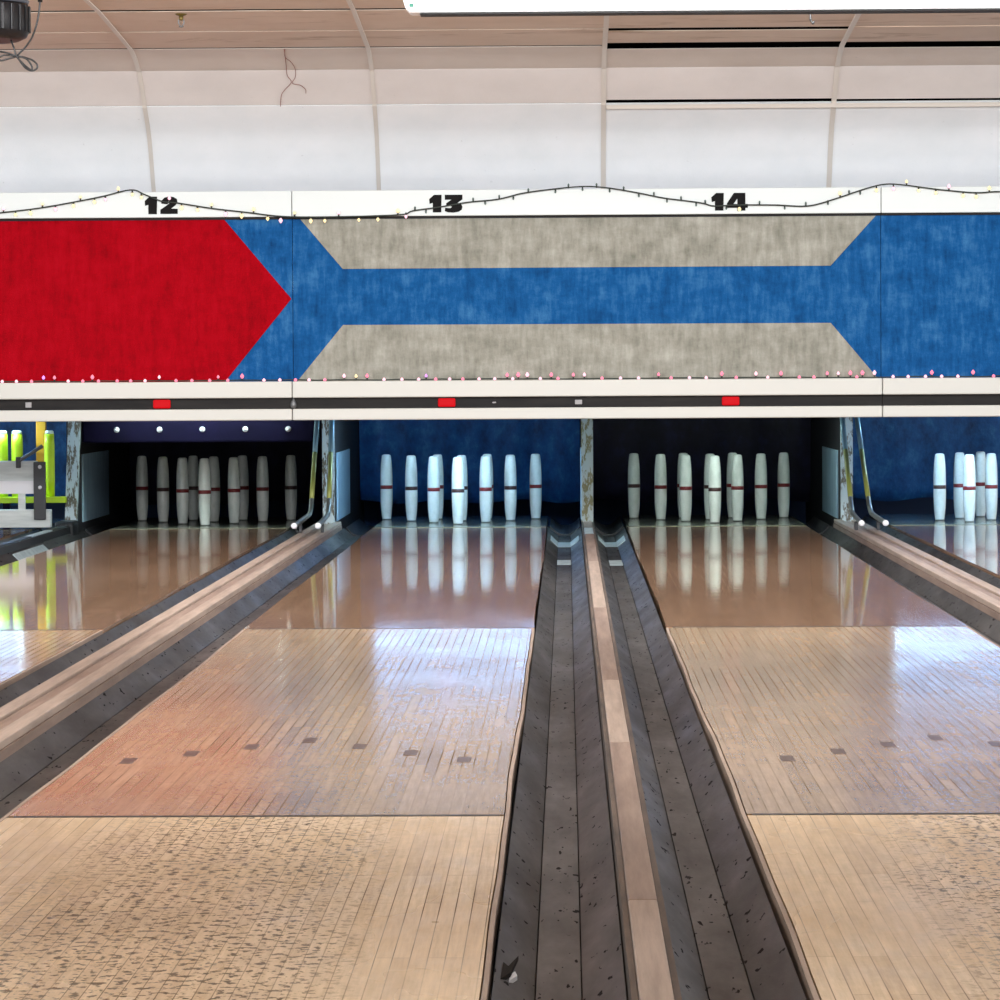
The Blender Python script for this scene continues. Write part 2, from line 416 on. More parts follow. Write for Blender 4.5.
lane_look = {
 11: 'bowling lane under the yellow pin guard beside lane twelve, mostly outside the frame',
 12: 'glossy wooden bowling lane ending at the ten pins under number twelve',
 13: 'wooden bowling lane with reddish sheen ending at the ten pins under number thirteen',
 14: 'worn pale wooden bowling lane ending at the ten pins under number fourteen',
 15: 'wooden bowling lane with five pins standing, beyond the lane under number fourteen'}
for ln, c in LANES.items():
    wl, wr = wob(ln*2), wob(ln*2+1)
    t = thing('bowling_lane', lane_look[ln], 'bowling lane', (c, 12, 0), 'bowling lanes side by side')
    strip(EDGE[ln], Y0, 7.308, wl, wr, 0, -.045, 24, .0105).build('head_boards', M['head'], t)
    for sd in (-1, 1): strip(EDGE[ln], Y0, 12.80, wl, wr, -.001, -.045, 50, 0, sd).build('edge_strip', M['divwood2'], t)
    strip(EDGE[ln], 7.336, 12.79, wl, wr, 0, -.045, 30, .0105).build('pine_boards', M['mid'], t)
    strip(EDGE[ln], 12.82, 21.38, wl, wr, 0, -.045, 30).build('deck_boards', M['far'], t)
    strip(EDGE[ln], 21.385, 21.52, wl, wr, .001, -.045, 2).build('deck_edge_strip', M['deck_edge'], t)
    strip(EDGE[ln], 21.525, 23.15, wl, wr, 0, -.045, 4).build('pin_plate', M['plate'], t)
    for (ya, yb) in ((7.3185, 7.3255), (12.8005, 12.8095)):
        MB().box(EDGE[ln][0]+.02, EDGE[ln][1]-.02, ya-.0095, yb+.0095, -.03, .0004).build('joint_strip', M['black'], t)
    if ln != 11:
        for k in range(-3, 4):
            y = 8.86 - abs(k)*.155
            MB().box(c+.012+k*.1275-.0155, c+.012+k*.1275+.0155, y-.06, y+.06, -.01, .0006).build('aiming_dart', M['dart'], t)

# ------------------------------------------------------------------ gutters
def gutter(x0, x1, label, tapes):
    """boards: sloped, flat, sloped"""
    a, bq = x0 + (x1-x0)*.31, x0 + (x1-x0)*.66
    t = thing('gutter', label, 'gutter', ((x0+x1)/2, 12, -.1), 'grey gutters beside the lanes')
    e = .0022
    MB().prism([(x0, -.012), (a-e, -.060), (a-e, -.085), (x0, -.05)], Y0, 21.7).build('side_board', M['gutter'], t)
    MB().prism([(a, -.061), (bq, -.061), (bq, -.085), (a, -.085)], Y0, 21.7).build('bottom_board', M['gutter'], t)
    MB().prism([(bq+e, -.060), (x1-.003, -.012), (x1-.003, -.05), (bq+e, -.085)], Y0, 21.7).build('side_board', M['gutter'], t)
    h = .0015
    for (ya, yb, full) in tapes:
        mb = MB().prism([(a, -.061+h), (bq, -.061+h), (bq, -.0611), (a, -.0611)], ya, yb)
        if full:
            mb.prism([(x0+.02, -.0217+h*2), (a, -.060+h), (a, -.0610), (x0+.02, -.024)], ya, yb)
            mb.prism([(bq, -.060+h), (x1-.02, -.024+h*2), (x1-.02, -.026), (bq, -.0610)], ya, yb)
        mb.build('tape_strip', M['tape'], t)
    # curved scoop that ends the gutter at the pit
    mb = MB()
    pts = []
    for i in range(9):
        u = i/8; pts.append((x0+.012 + (x1-x0-.02)*u, -.058 + .05*(2*u-1)**2))
    mb.prism(pts + [(x1-.01, -.09), (x0+.012, -.09)], 21.72, 23.1).build('gutter_scoop', M['tape' if False else 'black'], t)

for (l, r), x in DIV.items():
    w = WIDE if l in (12, 14) else NARROW
    nm = {(11, 12): 'dark divider', (12, 13): 'wooden ball return track', (13, 14): 'narrow wooden divider', (14, 15): 'wooden ball return track'}[(l, r)]
    gutter(EDGE[l][1]+.006, x-w, f'grey trough gutter between lane {WORD[l]} and the {nm} by lane {WORD[r]}', [(20.2, 20.75, True), (18.3, 18.75, False)] if l == 13 else [])
    gutter(x+w, EDGE[r][0]-.006, f'grey trough gutter between lane {WORD[r]} and the {nm} by lane {WORD[l]}',
           [(20.2, 20.75, True), (18.2, 18.7, False)] if r == 14 else [(18.8, 19.9, True)] if r == 12 else [])

# torn scrap lying against the gutter's side
t = thing('scrap', 'small torn black and white scrap lying in the gutter beside lane thirteen', 'scrap', (-.097, 5.55, -.022))
MB().prism([(-.102, 5.44), (-.088, 5.50), (-.078, 5.66), (-.092, 5.56), (-.100, 5.60)], -.026, -.019, 'z').build('black_piece', M['ink'], t)
MB().prism([(-.090, 5.47), (-.078, 5.52), (-.082, 5.56), (-.089, 5.53)], -.034, -.027, 'z').build('white_piece', M['capwhite'], t)

# ------------------------------------------------------------------ dividers
def narrow_div(x, label, cap, side, zt):
    t = thing('lane_divider', label, 'lane divider', (x, 12, -.1), 'narrow dividers between gutters')
    MB().box(x-.024, x+.024, Y0, 21.5, -.12, zt-.016).build('core_board', M['divside'], t)
    MB().box(x-NARROW, x-.0245, Y0, 21.5, -.10, zt-.002).build('side_board', side, t)
    MB().box(x+.0245, x+NARROW, Y0, 21.5, -.10, zt-.002).build('side_board', side, t)
    ys = [Y0, 5.9, 8.45, 10.2, 13.4, 16.8, 19.7, 20.5, 21.5]
    for i in range(len(ys)-1):
        MB().box(x-.0235, x+.0235, ys[i]+.002, ys[i+1]-.002, zt-.015, zt+.003, .003).build('cap_board', M['tape'] if i in (6,) else cap[i % len(cap)], t)
narrow_div(.118, 'narrow wooden divider capped in pale boards between lanes thirteen and fourteen', [M['divwood2'], M['divwood']], M['divside'], .03)
narrow_div(-2.882, 'dark divider strip between lane twelve and the yellow pin guard', [M['black']], M['black'], .03)

def track(x, label):
    t = thing('ball_return_track', label, 'ball return track', (x, 12, -.1), 'ball return tracks between lanes')
    zt = .034
    MB().box(x-WIDE+.006, x+WIDE-.006, Y0, 21.5, -.12, .012).build('base_board', M['divside'], t)
    for sgn in (-1, 1):
        e = x + sgn*(WIDE-.003)
        MB().box(min(e, e-sgn*.045), max(e, e-sgn*.045), Y0, 21.5, .0125, zt, .003).build('rail', M['divwood2'], t)
        MB().box(min(e+sgn*.003, e-sgn*.003), max(e+sgn*.003, e-sgn*.003), Y0, 21.5, -.06, .0115).build('side_board', M['divwood'], t)
    MB().box(x-.021, x+.021, Y0, 21.5, .0125, .026, .002).build('groove_board', M['divwood'], t)
track(-1.382, 'long wooden ball return track with grooved rails between lanes twelve and thirteen')
track(1.618, 'long wooden ball return track with grooved rails beyond lane fourteen')

# ------------------------------------------------------------------ ball return pipes
def ramp_pipes(x, ytop, ybot, label):
    t = thing('ball_return_pipes', label, 'ball return pipes', (x, 20, .034), 'ball return pipes under the masking unit')
    for sgn in (-1, 1):
        zt, zs, zb = .72, .445, .125
        Yz = lambda z: ybot + (ytop-ybot)*(z-zb)/(.68-zb)
        xx = lambda z: x + sgn*(.050 - .008*(z-zb)/.5)
        p = MB().sweep([(xx(zs), Yz(zs), zs), (xx(.3), Yz(.3), .3), (xx(.19), Yz(.19), .19)], .0135, 12, False).build('pipe', M['pipeolive'], t)
        q = MB().sweep([(xx(.19), Yz(.19), .19), (xx(.15), Yz(.15)-.01, .15), (x+sgn*.051, ybot-.06, .118), (x+sgn*.054, ybot-.22, .106), (x+sgn*.0635, 19.55, .088)], .0135, 12).build('foot_bend', M['pipesteel'], p)
        u = MB().sweep([(xx(zt), Yz(zt), zt), (xx(zs), Yz(zs), zs)], .0145, 12, False).build('upper_pipe_lit', M['pipelit'], p)  # top of the same pipe, with the bluish lamp light put into its colour
        c = MB().lathe([(.006, 19.535), (.0155, 19.538), (.0165, 19.56), (.0135, 19.575)], (x+sgn*.0635, 0, .088), 16, 'y').build('end_cap', M['capwhite'], p)
        for o in (q, u, c): o.location = (0, 0, 0)
    for sgn in (-1, 1): MB().box(x+sgn*.059-.008, x+sgn*.059+.008, 19.95, 19.99, .0345, .080, .003).build('saddle', M['bracket'], t)
ramp_pipes(-1.382, 21.15, 20.65, 'pair of yellow green pipes bending onto the track between lanes twelve and thirteen')
ramp_pipes(1.618, 21.28, 20.4, 'pair of slanting yellow green pipes bending onto the track beyond lane fourteen')

# ------------------------------------------------------------------ pins
def pin_prof():
    pr = [(.024, 0), (.0265, .004)]
    n = 22
    for i in range(n+1):
        z = .008 + (.392-.008)*i/n; tt = z/.4
        r = .0375 - .0112*abs(2*tt-1)**3.0
        pr.append((r, z))
    pr += [(.0235, .3965), (.018, .399), (.008, .4)]
    return pr
def prof_r(z): return .0375 - .0112*abs(2*z/.4-1)**3.0
pin0 = MB().lathe(pin_prof(), n=28).build('candlepin', M['pin'])
def band(mat):
    zs = [.1885, .189, .198, .2105, .211]
    rr = [prof_r(.189)-.001, prof_r(.189)+.0006, prof_r(.198)+.0007, prof_r(.21)+.0006, prof_r(.211)-.001]
    return MB().lathe(list(zip(rr, zs)), n=28).build('red_band' if mat is M['pinred'] else 'brown_band', mat, pin0)
band_red = band(M['pinred']); band_brown = band(M['pindark'])
foot0 = MB().lathe([(.0240, .0002), (.0270, .0006), (.0285, .006), (.0270, .0065)], n=28).build('base_ring', M['pinbase'], pin0)
SP = .3048
rack = []
for row in range(4):
    for j in range(row+1): rack.append((row, j))
def pin_label(ln, row, j):
    w = WORD[ln]
    lo, hi = f'lane {WORD[ln-1]} side', f'lane {WORD[ln+1]} side'
    if row == 0: return f'white candlepin standing alone in the front row of the lane {w} pins'
    if row == 1: return f'white candlepin in the second row of the lane {w} pins, on the {(lo, hi)[j]}'
    if row == 2: return (f'white candlepin at the third row end of the lane {w} pins, {lo}', f'white candlepin in the middle of the third row of the lane {w} pins', f'white candlepin at the third row end of the lane {w} pins, {hi}')[j]
    return (f'white candlepin in the back row corner of the lane {w} pins, {lo}', f'white candlepin inside the back row of the lane {w} pins, toward the {lo}',
            f'white candlepin inside the back row of the lane {w} pins, toward the {hi}', f'white candlepin in the back row corner of the lane {w} pins, {hi}')[j]
rb = random.Random(3); first = True
for ln in (12, 13, 14, 15):
    cx = LANES[ln] - .011 + {12: .0, 13: .0, 14: .010, 15: .016}[ln]
    for (row, j) in rack:
        if ln == 15 and (row, j) not in ((0, 0), (1, 0), (1, 1), (2, 1), (3, 2)): continue
        x = cx + (j - row/2)*SP; y = YH + row*SP*.866
        if first: p = pin0; first = False; kids = None
        else:
            p = pin0.copy(); COL.objects.link(p)
            d = foot0.copy(); COL.objects.link(d); d.parent = p
        red = rb.random() < .68
        if p is not pin0:
            d = (band_red if red else band_brown).copy(); COL.objects.link(d); d.parent = p
        p.location = (x + rb.uniform(-.006, .006), y + rb.uniform(-.008, .008), .0003); p.rotation_euler = (0, 0, rb.uniform(0, 6))
        tag(p, pin_label(ln, row, j), 'bowling pin', f'candlepins on lane {ln}')
bpy.data.objects.remove(band_brown)     # the first pin keeps its red band

# ------------------------------------------------------------------ pits
struct(MB().box(-5.4, 4.8, 24.75, 24.85, -.13, 1.32).build('wall_pit', M['pitwall']))
struct(MB().box(-5.4, 4.8, 20.0, 24.85, 1.25, 1.33).build('ceiling_pit', M['pitwall']))
KX = {'11': -2.882, '12': -1.382, '13': .118, '14': 1.618, 'a': -4.382, 'b': 3.118}
klab = {'11': 'dark pit partition behind the white worn post between lanes eleven and twelve', '12': 'dark pit partition behind the yellow green pipes between lanes twelve and thirteen',
        '13': 'dark pit partition with narrow worn post between lanes thirteen and fourteen', '14': 'dark pit partition behind the slanting pipes between lanes fourteen and fifteen'}
for k, x in KX.items():
    if k in ('a', 'b'): continue
    t = thing('kickback_partition', klab[k], 'kickback partition', (x, 22, -.12), 'kickback partitions between pits')
    MB().box(x-.026, x+.026, 21.46, 24.7, -.13, 1.24).build('panel', M['kick'], t)
    lean = .036 if k == '11' else 0
    MB().prism([(x-.034, -.02), (x+.034, -.02), (x+.034+lean*1.4, 1.2), (x-.034+lean*1.4, 1.2)], 21.4, 21.455).build('front_post', M['postolive' if k == '13' else 'post'], t)
    for sgn in (-1, 1):
        a, b_ = x+sgn*.0265, x+sgn*.036
        MB().box(min(a, b_), max(a, b_), 21.72, 22.95, .03, .43, .002).build('kick_plate', M['kplate'], t)
    if k in ('11',):
        MB().box(x-.055, x+.05, 21.15, 21.395, -.06, .055, .015).build('foot_block', M['black'], t)

# curtains
def curtain(ln, amp, zb):
    c = LANES[ln]; x0, x1 = c-.715, c+.715
    n = 90; r = random.Random(ln); ph = r.uniform(0, 6); ph2 = r.uniform(0, 6)
    mb = MB(); top = []; rows = 14; grid = []
    for j in range(rows+1):
        z = zb + (1.2-zb)*j/rows; ring = []
        for i in range(n+1):
            u = i/n; x = x0+(x1-x0)*u
            fall = .4 + .6*(1-j/rows)
            y = 24.1 + fall*amp*(math.sin(u*31+ph+.4*math.sin(z*5)) + .6*math.sin(u*13+ph2)) - .10*math.sin(math.pi*j/rows)
            ring.append((x, y, z + (.012*math.sin(u*17+ph) if j == 0 else 0)))
        grid.append(ring)
    V = [[mb.bm.verts.new(p) for p in ring] for ring in grid]; W = [[mb.bm.verts.new((p[0], p[1]+.008, p[2])) for p in ring] for ring in grid]
    for j in range(rows):
        for i in range(n):
            f = mb.bm.faces.new([V[j][i], V[j][i+1], V[j+1][i+1], V[j+1][i]]); f.smooth = True
            f = mb.bm.faces.new([W[j][i+1], W[j][i], W[j+1][i], W[j+1][i+1]]); f.smooth = True
    for i in range(n): mb.bm.faces.new([W[0][i], W[0][i+1], V[0][i+1], V[0][i]])
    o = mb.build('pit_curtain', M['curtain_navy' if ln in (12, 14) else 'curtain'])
    lab = {11: 'blue vinyl curtain behind the yellow pin guard beside lane twelve', 12: 'dark navy curtain at the back of the pit below number twelve', 13: 'creased bright blue curtain behind the pins below number thirteen',
           14: 'dark navy curtain behind the pins below number fourteen', 15: 'blue curtain behind the five pins beyond lane fourteen'}[ln]
    tag(o, lab, 'curtain', 'pit curtains')
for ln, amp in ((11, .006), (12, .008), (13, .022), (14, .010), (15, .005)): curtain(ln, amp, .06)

# navy cushion with bolts over lane twelve
t = thing('hanging_board', 'dark navy board with five bright bolts above the pins of lane twelve', 'board', (LANES[12], 21.6, .5))
MB().box(LANES[12]-.69, LANES[12]+.69, 21.5, 21.56, .50, 1.249, .01).build('board', M['navy'], t)
for i in range(5):
    MB().lathe([(.017, 21.497), (.015, 21.492), (.007, 21.489), (.006, 21.484), (.002, 21.483)], (LANES[12]-.487+i*.250, 0, .575), 14, 'y').build('bolt', M['bolt'], t)

# tube lamps in the lit pits
for ln, lab in ((11, 'bluish tube lamp lighting the yellow pin guard, hidden behind the masking unit'), (13, 'bluish tube lamp over the pins of lane thirteen behind the masking unit'), (15, 'bluish tube lamp over the five pins beyond lane fourteen'),
                (12, 'dim greenish tube lamp before the bolted board of lane twelve'), (14, 'dim greenish tube lamp over the pins of lane fourteen')):
    lit = ln % 2 == 1
    c = LANES[ln]
    t = thing('pit_lamp', lab, 'lamp', (c, 21.2, .72), 'tube lamps behind the masking unit')
    MB().lathe([(.019, c-.47), (.019, c+.47)], (0, 21.34, .71), 14, 'x').build('tube', M['tube'] if lit else M['tube_dim'], t)
    MB().box(c-.475, c+.475, 21.24, 21.248, .655, .742, .002).build('front_glow_plate' if lit else 'front_shield', M['glow_plate_cool'] if lit else M['boardwhite'], t)  # added plate hiding the tube from the lane; the glowing kind colours its reflection
    MB().box(c-.52, c+.52, 21.24, 21.44, .745, .80, .008).build('housing', M['boardwhite'], t)
    for s_ in (-1, 1): MB().box(c+s_*.49-.013, c+s_*.49+.013, 21.315, 21.365, .685, .745, .003).build('socket', M['boardwhite'], t)
    for s_ in (-1, 1): MB().box(c+s_*.4-.008, c+s_*.4+.008, 21.33, 21.35, .80, 1.25).build('hanger', M['steel'], t)

# ------------------------------------------------------------------ rake and guard on lane eleven
YR = 20.8
rx = lambda p: (p-567)/178.; rz = lambda q: H + (377-(q-2.6))/178.
t = thing('pin_rake', 'white double board rake with dark bracket standing in the pit beside lane twelve', 'pin rake', (-3.3, YR, 0))
MB().box(-4.15, rx(36), YR-.02, YR+.02, rz(494), rz(461), .004).build('upper_board', M['boardwhite'], t)
MB().box(-4.15, rx(36), YR-.024, YR-.0205, rz(494), rz(481), .001).build('board_lip', M['capwhite'], t)
MB().box(-4.15, rx(49), YR-.02, YR+.05, rz(528), rz(510), .004).build('lower_board', M['boardwhite'], t)
MB().box(rx(33), rx(45), YR-.045, YR-.026, rz(520), rz(462), .003).build('bracket', M['bracket'], t)
for q in (467, 487.5): MB().lathe([(.011, YR-.046), (.010, YR-.052), (.003, YR-.054)], (rx(39.5), 0, rz(q)), 14, 'y').build('screw', M['bolt'], t)
MB().box(rx(16.5), rx(23.5), YR-.012, YR+.012, rz(512), rz(492), .002).build('strut', M['boardwhite'], t)
MB().sweep([(rx(17), YR-.04, rz(464)), (rx(20), YR-.04, rz(460)), (rx(33), YR-.04, rz(452)), (rx(42), YR-.03, rz(446))], .010, 8).build('lever', M['steel'], t)
MB().box(rx(15.5), rx(20), YR-.05, YR-.025, rz(468), rz(457), .003).build('lever_clamp', M['bracket'], t)
YG = 21.4
gx = lambda p: (p-567)/172.9; gz = lambda q: H + (377-(q-2.6))/172.9
t = thing('pin_guard', 'fluorescent yellow guard with upright fingers behind the white rake', 'pin guard', (-3.3, YG, 0))
MB().box(-4.2, gx(65.5), YG-.06, YG+.06, gz(503), gz(497), .004).build('shelf', M['yellow'], t)
for p in (-56, -24, 1, 16, 48.5):
    w = .034 if p != 48.5 else .030
    f = MB().lathe([(w*.95, gz(497)), (w, gz(480)), (w, gz(445)), (w*.92, gz(434))], (gx(p), YG, 0), 18).build('finger', M['yellow'], t)
    q = MB().lathe([(w*.86, gz(434)-.002), (w*.84, gz(431.5)), (w*.6, gz(430.5))], (gx(p), YG, 0), 18).build('finger_tip', M['yellowtip'], f); q.location = (0, 0, 0)
MB().box(gx(33.5), gx(43.5), YG+.065, YG+.10, gz(503), 1.1, .003).build('amber_post', M['orange'], t)
for xx in (-3.95, -3.25): MB().box(xx-.02, xx+.02, YG-.02, YG+.02, .0015, gz(503)-.001).build('stand', M['navy'], t)

# ------------------------------------------------------------------ masking units
roll = .0056
def mx(p): return (p-567)/189.
def mz(q, p=None): return H + (377-(q - (0 if p is None else (500-p)*roll)))/189.
ZF1, ZF0 = 1.858, 1.722     # fascia
ZT1, ZT0 = .853, .766       # upper rail
ZB1, ZB0 = .708, .648       # lower rail
digit = {
 '1': [(0, 53), (60, 0), (155, 0), (150, 218), (45, 218), (45, 100), (5, 113)],
 '2': [(12, 55), (50, 14), (105, 0), (165, 5), (208, 33), (214, 72), (190, 108), (135, 150), (216, 154), (216, 216), (0, 216), (0, 164), (105, 92), (126, 68), (114, 52), (97, 58), (92, 95), (12, 88)],
 '3': [(0, 0), (220, 0), (220, 58), (158, 102), (204, 116), (220, 150), (210, 186), (172, 212), (105, 222), (40, 218), (0, 205), (4, 162), (70, 167), (88, 152), (72, 138), (18, 138), (18, 104), (82, 62), (0, 62)],
 '4': [(88, 0), (228, 0), (228, 138), (258, 138), (258, 186), (228, 186), (228, 220), (128, 220), (128, 186), (0, 186), (0, 128), (88, 0.5), (128, 72), (80, 138), (128, 138), (128, 71)],
 '5': [(20, 0), (210, 0), (210, 52), (100, 52), (100, 76), (172, 76), (216, 112), (216, 160), (190, 200), (140, 218), (50, 218), (0, 196), (0, 152), (80, 160), (112, 150), (110, 126), (88, 122), (15, 132)]}
digit['4'] = [(88, 0), (228, 0), (228, 138), (258, 138), (258, 186), (228, 186), (228, 220), (128, 220), (128, 186), (0, 186), (0, 128), (86, 2), (126.9, 71), (80, 138), (128, 138), (128, 70)]
K = 1/12.5/189.
def number(txt, xc, zb, fascia):
    widths = {'1': 155, '2': 216, '3': 220, '4': 258, '5': 216}
    gap = 40; tot = sum(widths[c] for c in txt) + gap*(len(txt)-1)
    x = xc - tot*K/2
    n = None
    for c in txt:
        mb = MB()
        if c == '4':
            # body in convex pieces around the triangular counter
            for poly in ([(128, 0), (228, 0), (228, 220), (128, 220)], [(228, 138), (258, 138), (258, 186), (228, 186)],
                         [(0, 138), (128, 138), (128, 186), (0, 186)], [(0, 138), (0, 128), (86, 0), (128, 0), (128, 72), (80, 138)]):
                mb.prism([(x+p[0]*K, zb + (220-p[1])*K) for p in poly], YM-.0335, YM-.0305)
        else:
            mb.prism([(x+p[0]*K, zb + (220-p[1])*K) for p in digit[c]], YM-.0335, YM-.0305)
        o = mb.build('digit', M['ink'], fascia); o.location = (0, 0, 0)
        x += (widths[c]+gap)*K

def mask(x0, x1, label, regions, nums, switches):
    xc = (x0+x1)/2
    t = thing('masking_unit', label, 'masking unit', (xc, YM, ZB0), 'masking units over the pits')
    x0 += .0015; x1 -= .0015
    f = MB().box(x0, x1, YM-.03, YM+.06, ZF0, ZF1, .003).build('fascia', M['fascia'], t)
    for (txt, nx) in nums: number(txt, nx, ZF0+.017, f)
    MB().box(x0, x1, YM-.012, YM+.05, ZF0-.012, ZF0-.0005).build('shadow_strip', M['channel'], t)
    mb = MB(); mb.mi = 0
    mb.box(x0, x1, YM, YM+.04, ZT1-.02, ZF0-.001)
    for (mi, poly) in regions:
        mb.mi = mi; mb.prism(poly, YM-.0025, YM+.001)
    mb.build('mural_panel', [M['blue'], M['red'], M['beige']], t)
    MB().box(x0, x1, YM-.10, YM+.03, ZT0, ZT1-.021+.021, .006).build('upper_rail', M['rail'], t) if False else \
        MB().box(x0, x1, YM-.10, YM-.003, ZT0, ZT1, .006).build('upper_rail', M['rail'], t)
    MB().box(x0, x1, YM-.075, YM+.02, ZB1-.001, ZT0+.001).build('channel_strip', M['channel'], t)
    MB().box(x0, x1, YM-.10, YM+.02, ZB0, ZB1, .006).build('lower_rail', M['rail'], t)
    MB().box(x0, x1, YM+.02, YM+.04, ZB0+.02, ZT1-.021).build('back_board', M['channel'], t)
    for nx in [n for _, n in nums]:
        MB().box(nx-.046, nx+.046, YM-.092, YM-.074, ZB1+.006, ZB1+.052, .008).build('signal_lamp', M['lens'], t)
    for (sx, w, h) in switches:
        MB().box(sx-w/2, sx+w/2, YM-.083, YM-.0745, .736-h/2, .736+h/2, .002).build('switch_plate', M['greyplastic'], t)
J1, J2 = -1.445, 1.661
zt, zb = ZF0-.013, ZT1-.015
zm = (zt+zb)/2 + .016
red = [(-4.6, zt), (mx(226), zt), (mx(292.5), zm), (mx(223), zb), (-4.6, zb)]
mask(-4.55, J1, 'masking unit with a big red arrow on blue felt under number twelve', [(1, red)], [('12', LANES[12]-.003)], [(mx(30), .032, .028)])
top = [(mx(302), zt), (mx(876), zt), (mx(831), mz(266, 831)), (mx(344), mz(269, 344))]
bot = [(mx(344), mz(325, 344)), (mx(831), mz(323, 831)), (mx(880), zb), (mx(295.5), zb)]
mask(J1, J2, 'masking unit with two beige trapezoids on blue felt under numbers thirteen and fourteen', [(2, top), (2, bot)], [('13', LANES[13]+.001), ('14', LANES[14]-.004)], [(mx(579), .038, .024), (mx(495), .02, .008)])
mask(J2, 4.0, 'masking unit of plain blue felt beside the unit with numbers thirteen and fourteen', [], [('15', LANES[15]+.004)], [])
# latch over the joint
o = MB().lathe([(.004, -.03), (.013, -.022), (.017, -.008), (.013, .008), (.006, .018), (.003, .03)], (J1+.006, YM-.088, .737), 12).build('joint_latch', M['steel'])
tag(o, 'small teardrop steel latch over the joint between red arrow unit and beige unit', 'latch')

# ------------------------------------------------------------------ string lights
def bulb(t, x, y, z, mat, up):
    s_ = 1 if up else -1
    r = rnd.uniform(.0075, .0105) if mat is not M['clearbulb'] else .0055
    L = r*2.4
    prof = [(r*.35, -.002*s_), (r*.95, L*.3*s_), (r, L*.45*s_), (r*.55, L*.8*s_), (r*.12, L*s_)]
    b = MB().lathe(prof, (x, y, z), 8).build('bulb' if mat is not M['clearbulb'] else 'unlit_bulb', mat, t)
    k = MB().lathe([(.0042, -.013*s_), (.0042, .002*s_)], (x, y, z), 6).build('bulb_socket', M['cord'], b); k.location = (0, 0, 0)

YS = YM - .042
up_path = [(-40, 219), (0, 213.5), (45, 208), (100, 198), (133, 190.5), (147, 195), (165, 202), (180, 203.5), (215, 209), (250, 213), (285, 217), (330, 217.5), (400, 215.5), (415, 211.5), (440, 208), (470, 203), (500, 200), (525, 194), (555, 190), (585, 187.5), (610, 189), (640, 194), (665, 199), (700, 203.5), (715, 207), (735, 206), (775, 206), (808, 207), (835, 200), (865, 190), (885, 185.5), (905, 186.5), (940, 191), (975, 194), (1000, 193), (1040, 197)]
t = thing('string_light', 'dark cord of fairy lights swagged along the white number fascia', 'fairy lights', (mx(500), YS, 1.75))
PX = lambda p, q: (mx(p), YS, mz(q, p) + (.0))
MB().sweep([PX(*p) for p in up_path], .0042, 6).build('light_cord', M['cord'], t)
def cord_y(p):
    for a, b_ in zip(up_path, up_path[1:]):
        if a[0] <= p <= b_[0]: return a[1] + (b_[1]-a[1])*(p-a[0])/(b_[0]-a[0])
lit_up = [6, 18, 33, 45, 58, 76, 83, 97, 108, 121, 135, 144, 172, 184, 200, 214, 228, 244, 256, 270, 283, 297, 313, 327, 341, 361, 380, 400, 408, 740, 840, 876, 893, 906, 918, 935, 948, 962, 975, 988]
un_up = [417, 428, 475, 487, 501, 515, 530, 557, 570, 584, 598, 611, 625, 640, 655, 668, 682, 697, 706, 727, 760, 785, 806, 828, 849, 860]
for i, p in enumerate(lit_up):
    u = i % 3 == 0
    bulb(t, mx(p), YS-.004, mz(cord_y(p), p)+(.012 if u else -.012), M['warm'] if i % 4 else M['pinkwhite'], u)
for i, p in enumerate(un_up):
    u = i % 2 == 0
    bulb(t, mx(p), YS, mz(cord_y(p), p)+(.010 if u else -.010), M['clearbulb'], u)

YL = YM - .03
t = thing('string_light', 'thin cord of pink fairy lights lying along the cream rail under the mural', 'fairy lights', (mx(500), YL, .86))
zl = ZT1 + .006
MB().sweep([(mx(p), YL + rnd.uniform(-.006, .006), zl + rnd.uniform(-.002, .003)) for p in range(-20, 1041, 20)], .0035, 6).build('light_cord', M['cord'], t)
ups = [44, 55, 93, 160, 219, 243, 345, 357, 368, 427, 508, 519, 528, 552, 574, 585, 659, 722, 756, 781, 827, 838, 850, 862, 874, 931, 972]
used = set()
for i, p in enumerate(ups):
    mat = M['violet'] if p in (44, 427) else M['warm'] if p in (357,) else M['pink'] if i % 3 else M['pinkwhite']
    bulb(t, mx(p), YL, zl+.012, mat, True)
p = 4
while p < 1000:
    if all(abs(p-q) > 5 for q in ups):
        k_ = MB().lathe([(.0035, 0), (.0085, .003), (.0085, .009), (.003, .016)], (mx(p), YL-.05, 0), 8)
        for v in k_.bm.verts: v.co.z += ZT1 + .0005
        k_.build('bulb', rnd.choice([M['pink'], M['pinkwhite'], M['pink'], M['pinkwhite']]), t)
    p += rnd.uniform(13, 19)

# ------------------------------------------------------------------ cove wall and ceiling
bays = [-4.45, -3.45, -2.235, -1.012, .205, 1.425, 2.645, 3.86, 5.1]
lower = [(20.14, 1.40), (20.12, 1.87), (20.06, 1.95), (19.99, 2.06), (19.88, 2.19), (19.70, 2.317)]
def fine(pr, k=8):
    P = [Vector((p[0], p[1], 0)) for p in pr]; Q = []
    for i in range(len(P)-1):
        p0 = P[max(i-1, 0)]; p1 = P[i]; p2 = P[i+1]; p3 = P[min(i+2, len(P)-1)]
        for j in range(k):
            t = j/k; Q.append(.5 * ((2*p1) + (p2-p0)*t + (2*p0-5*p1+4*p2-p3)*t*t + (3*p1-p0-3*p2+p3)*t**3))
    Q.append(P[-1]); return [(q.x, q.y) for q in Q]
lower = lower[:1] + fine(lower[1:])
upper = [(19.70, 2.322), (19.60, 2.395), (19.46, 2.485), (19.28, 2.535), (19.10, 2.568)]
upper2 = [(19.46, 2.487)] + fine(upper[2:])[1:]
upper1 = fine(upper[:3])
upper = upper1 + upper2[1:]
c1 = [(19.10, 2.572), (18.5, 2.600)]
c2 = [(18.5, 2.603), (17.8, 2.634)]
c3 = [(17.8, 2.637), (16.5, 2.66)]
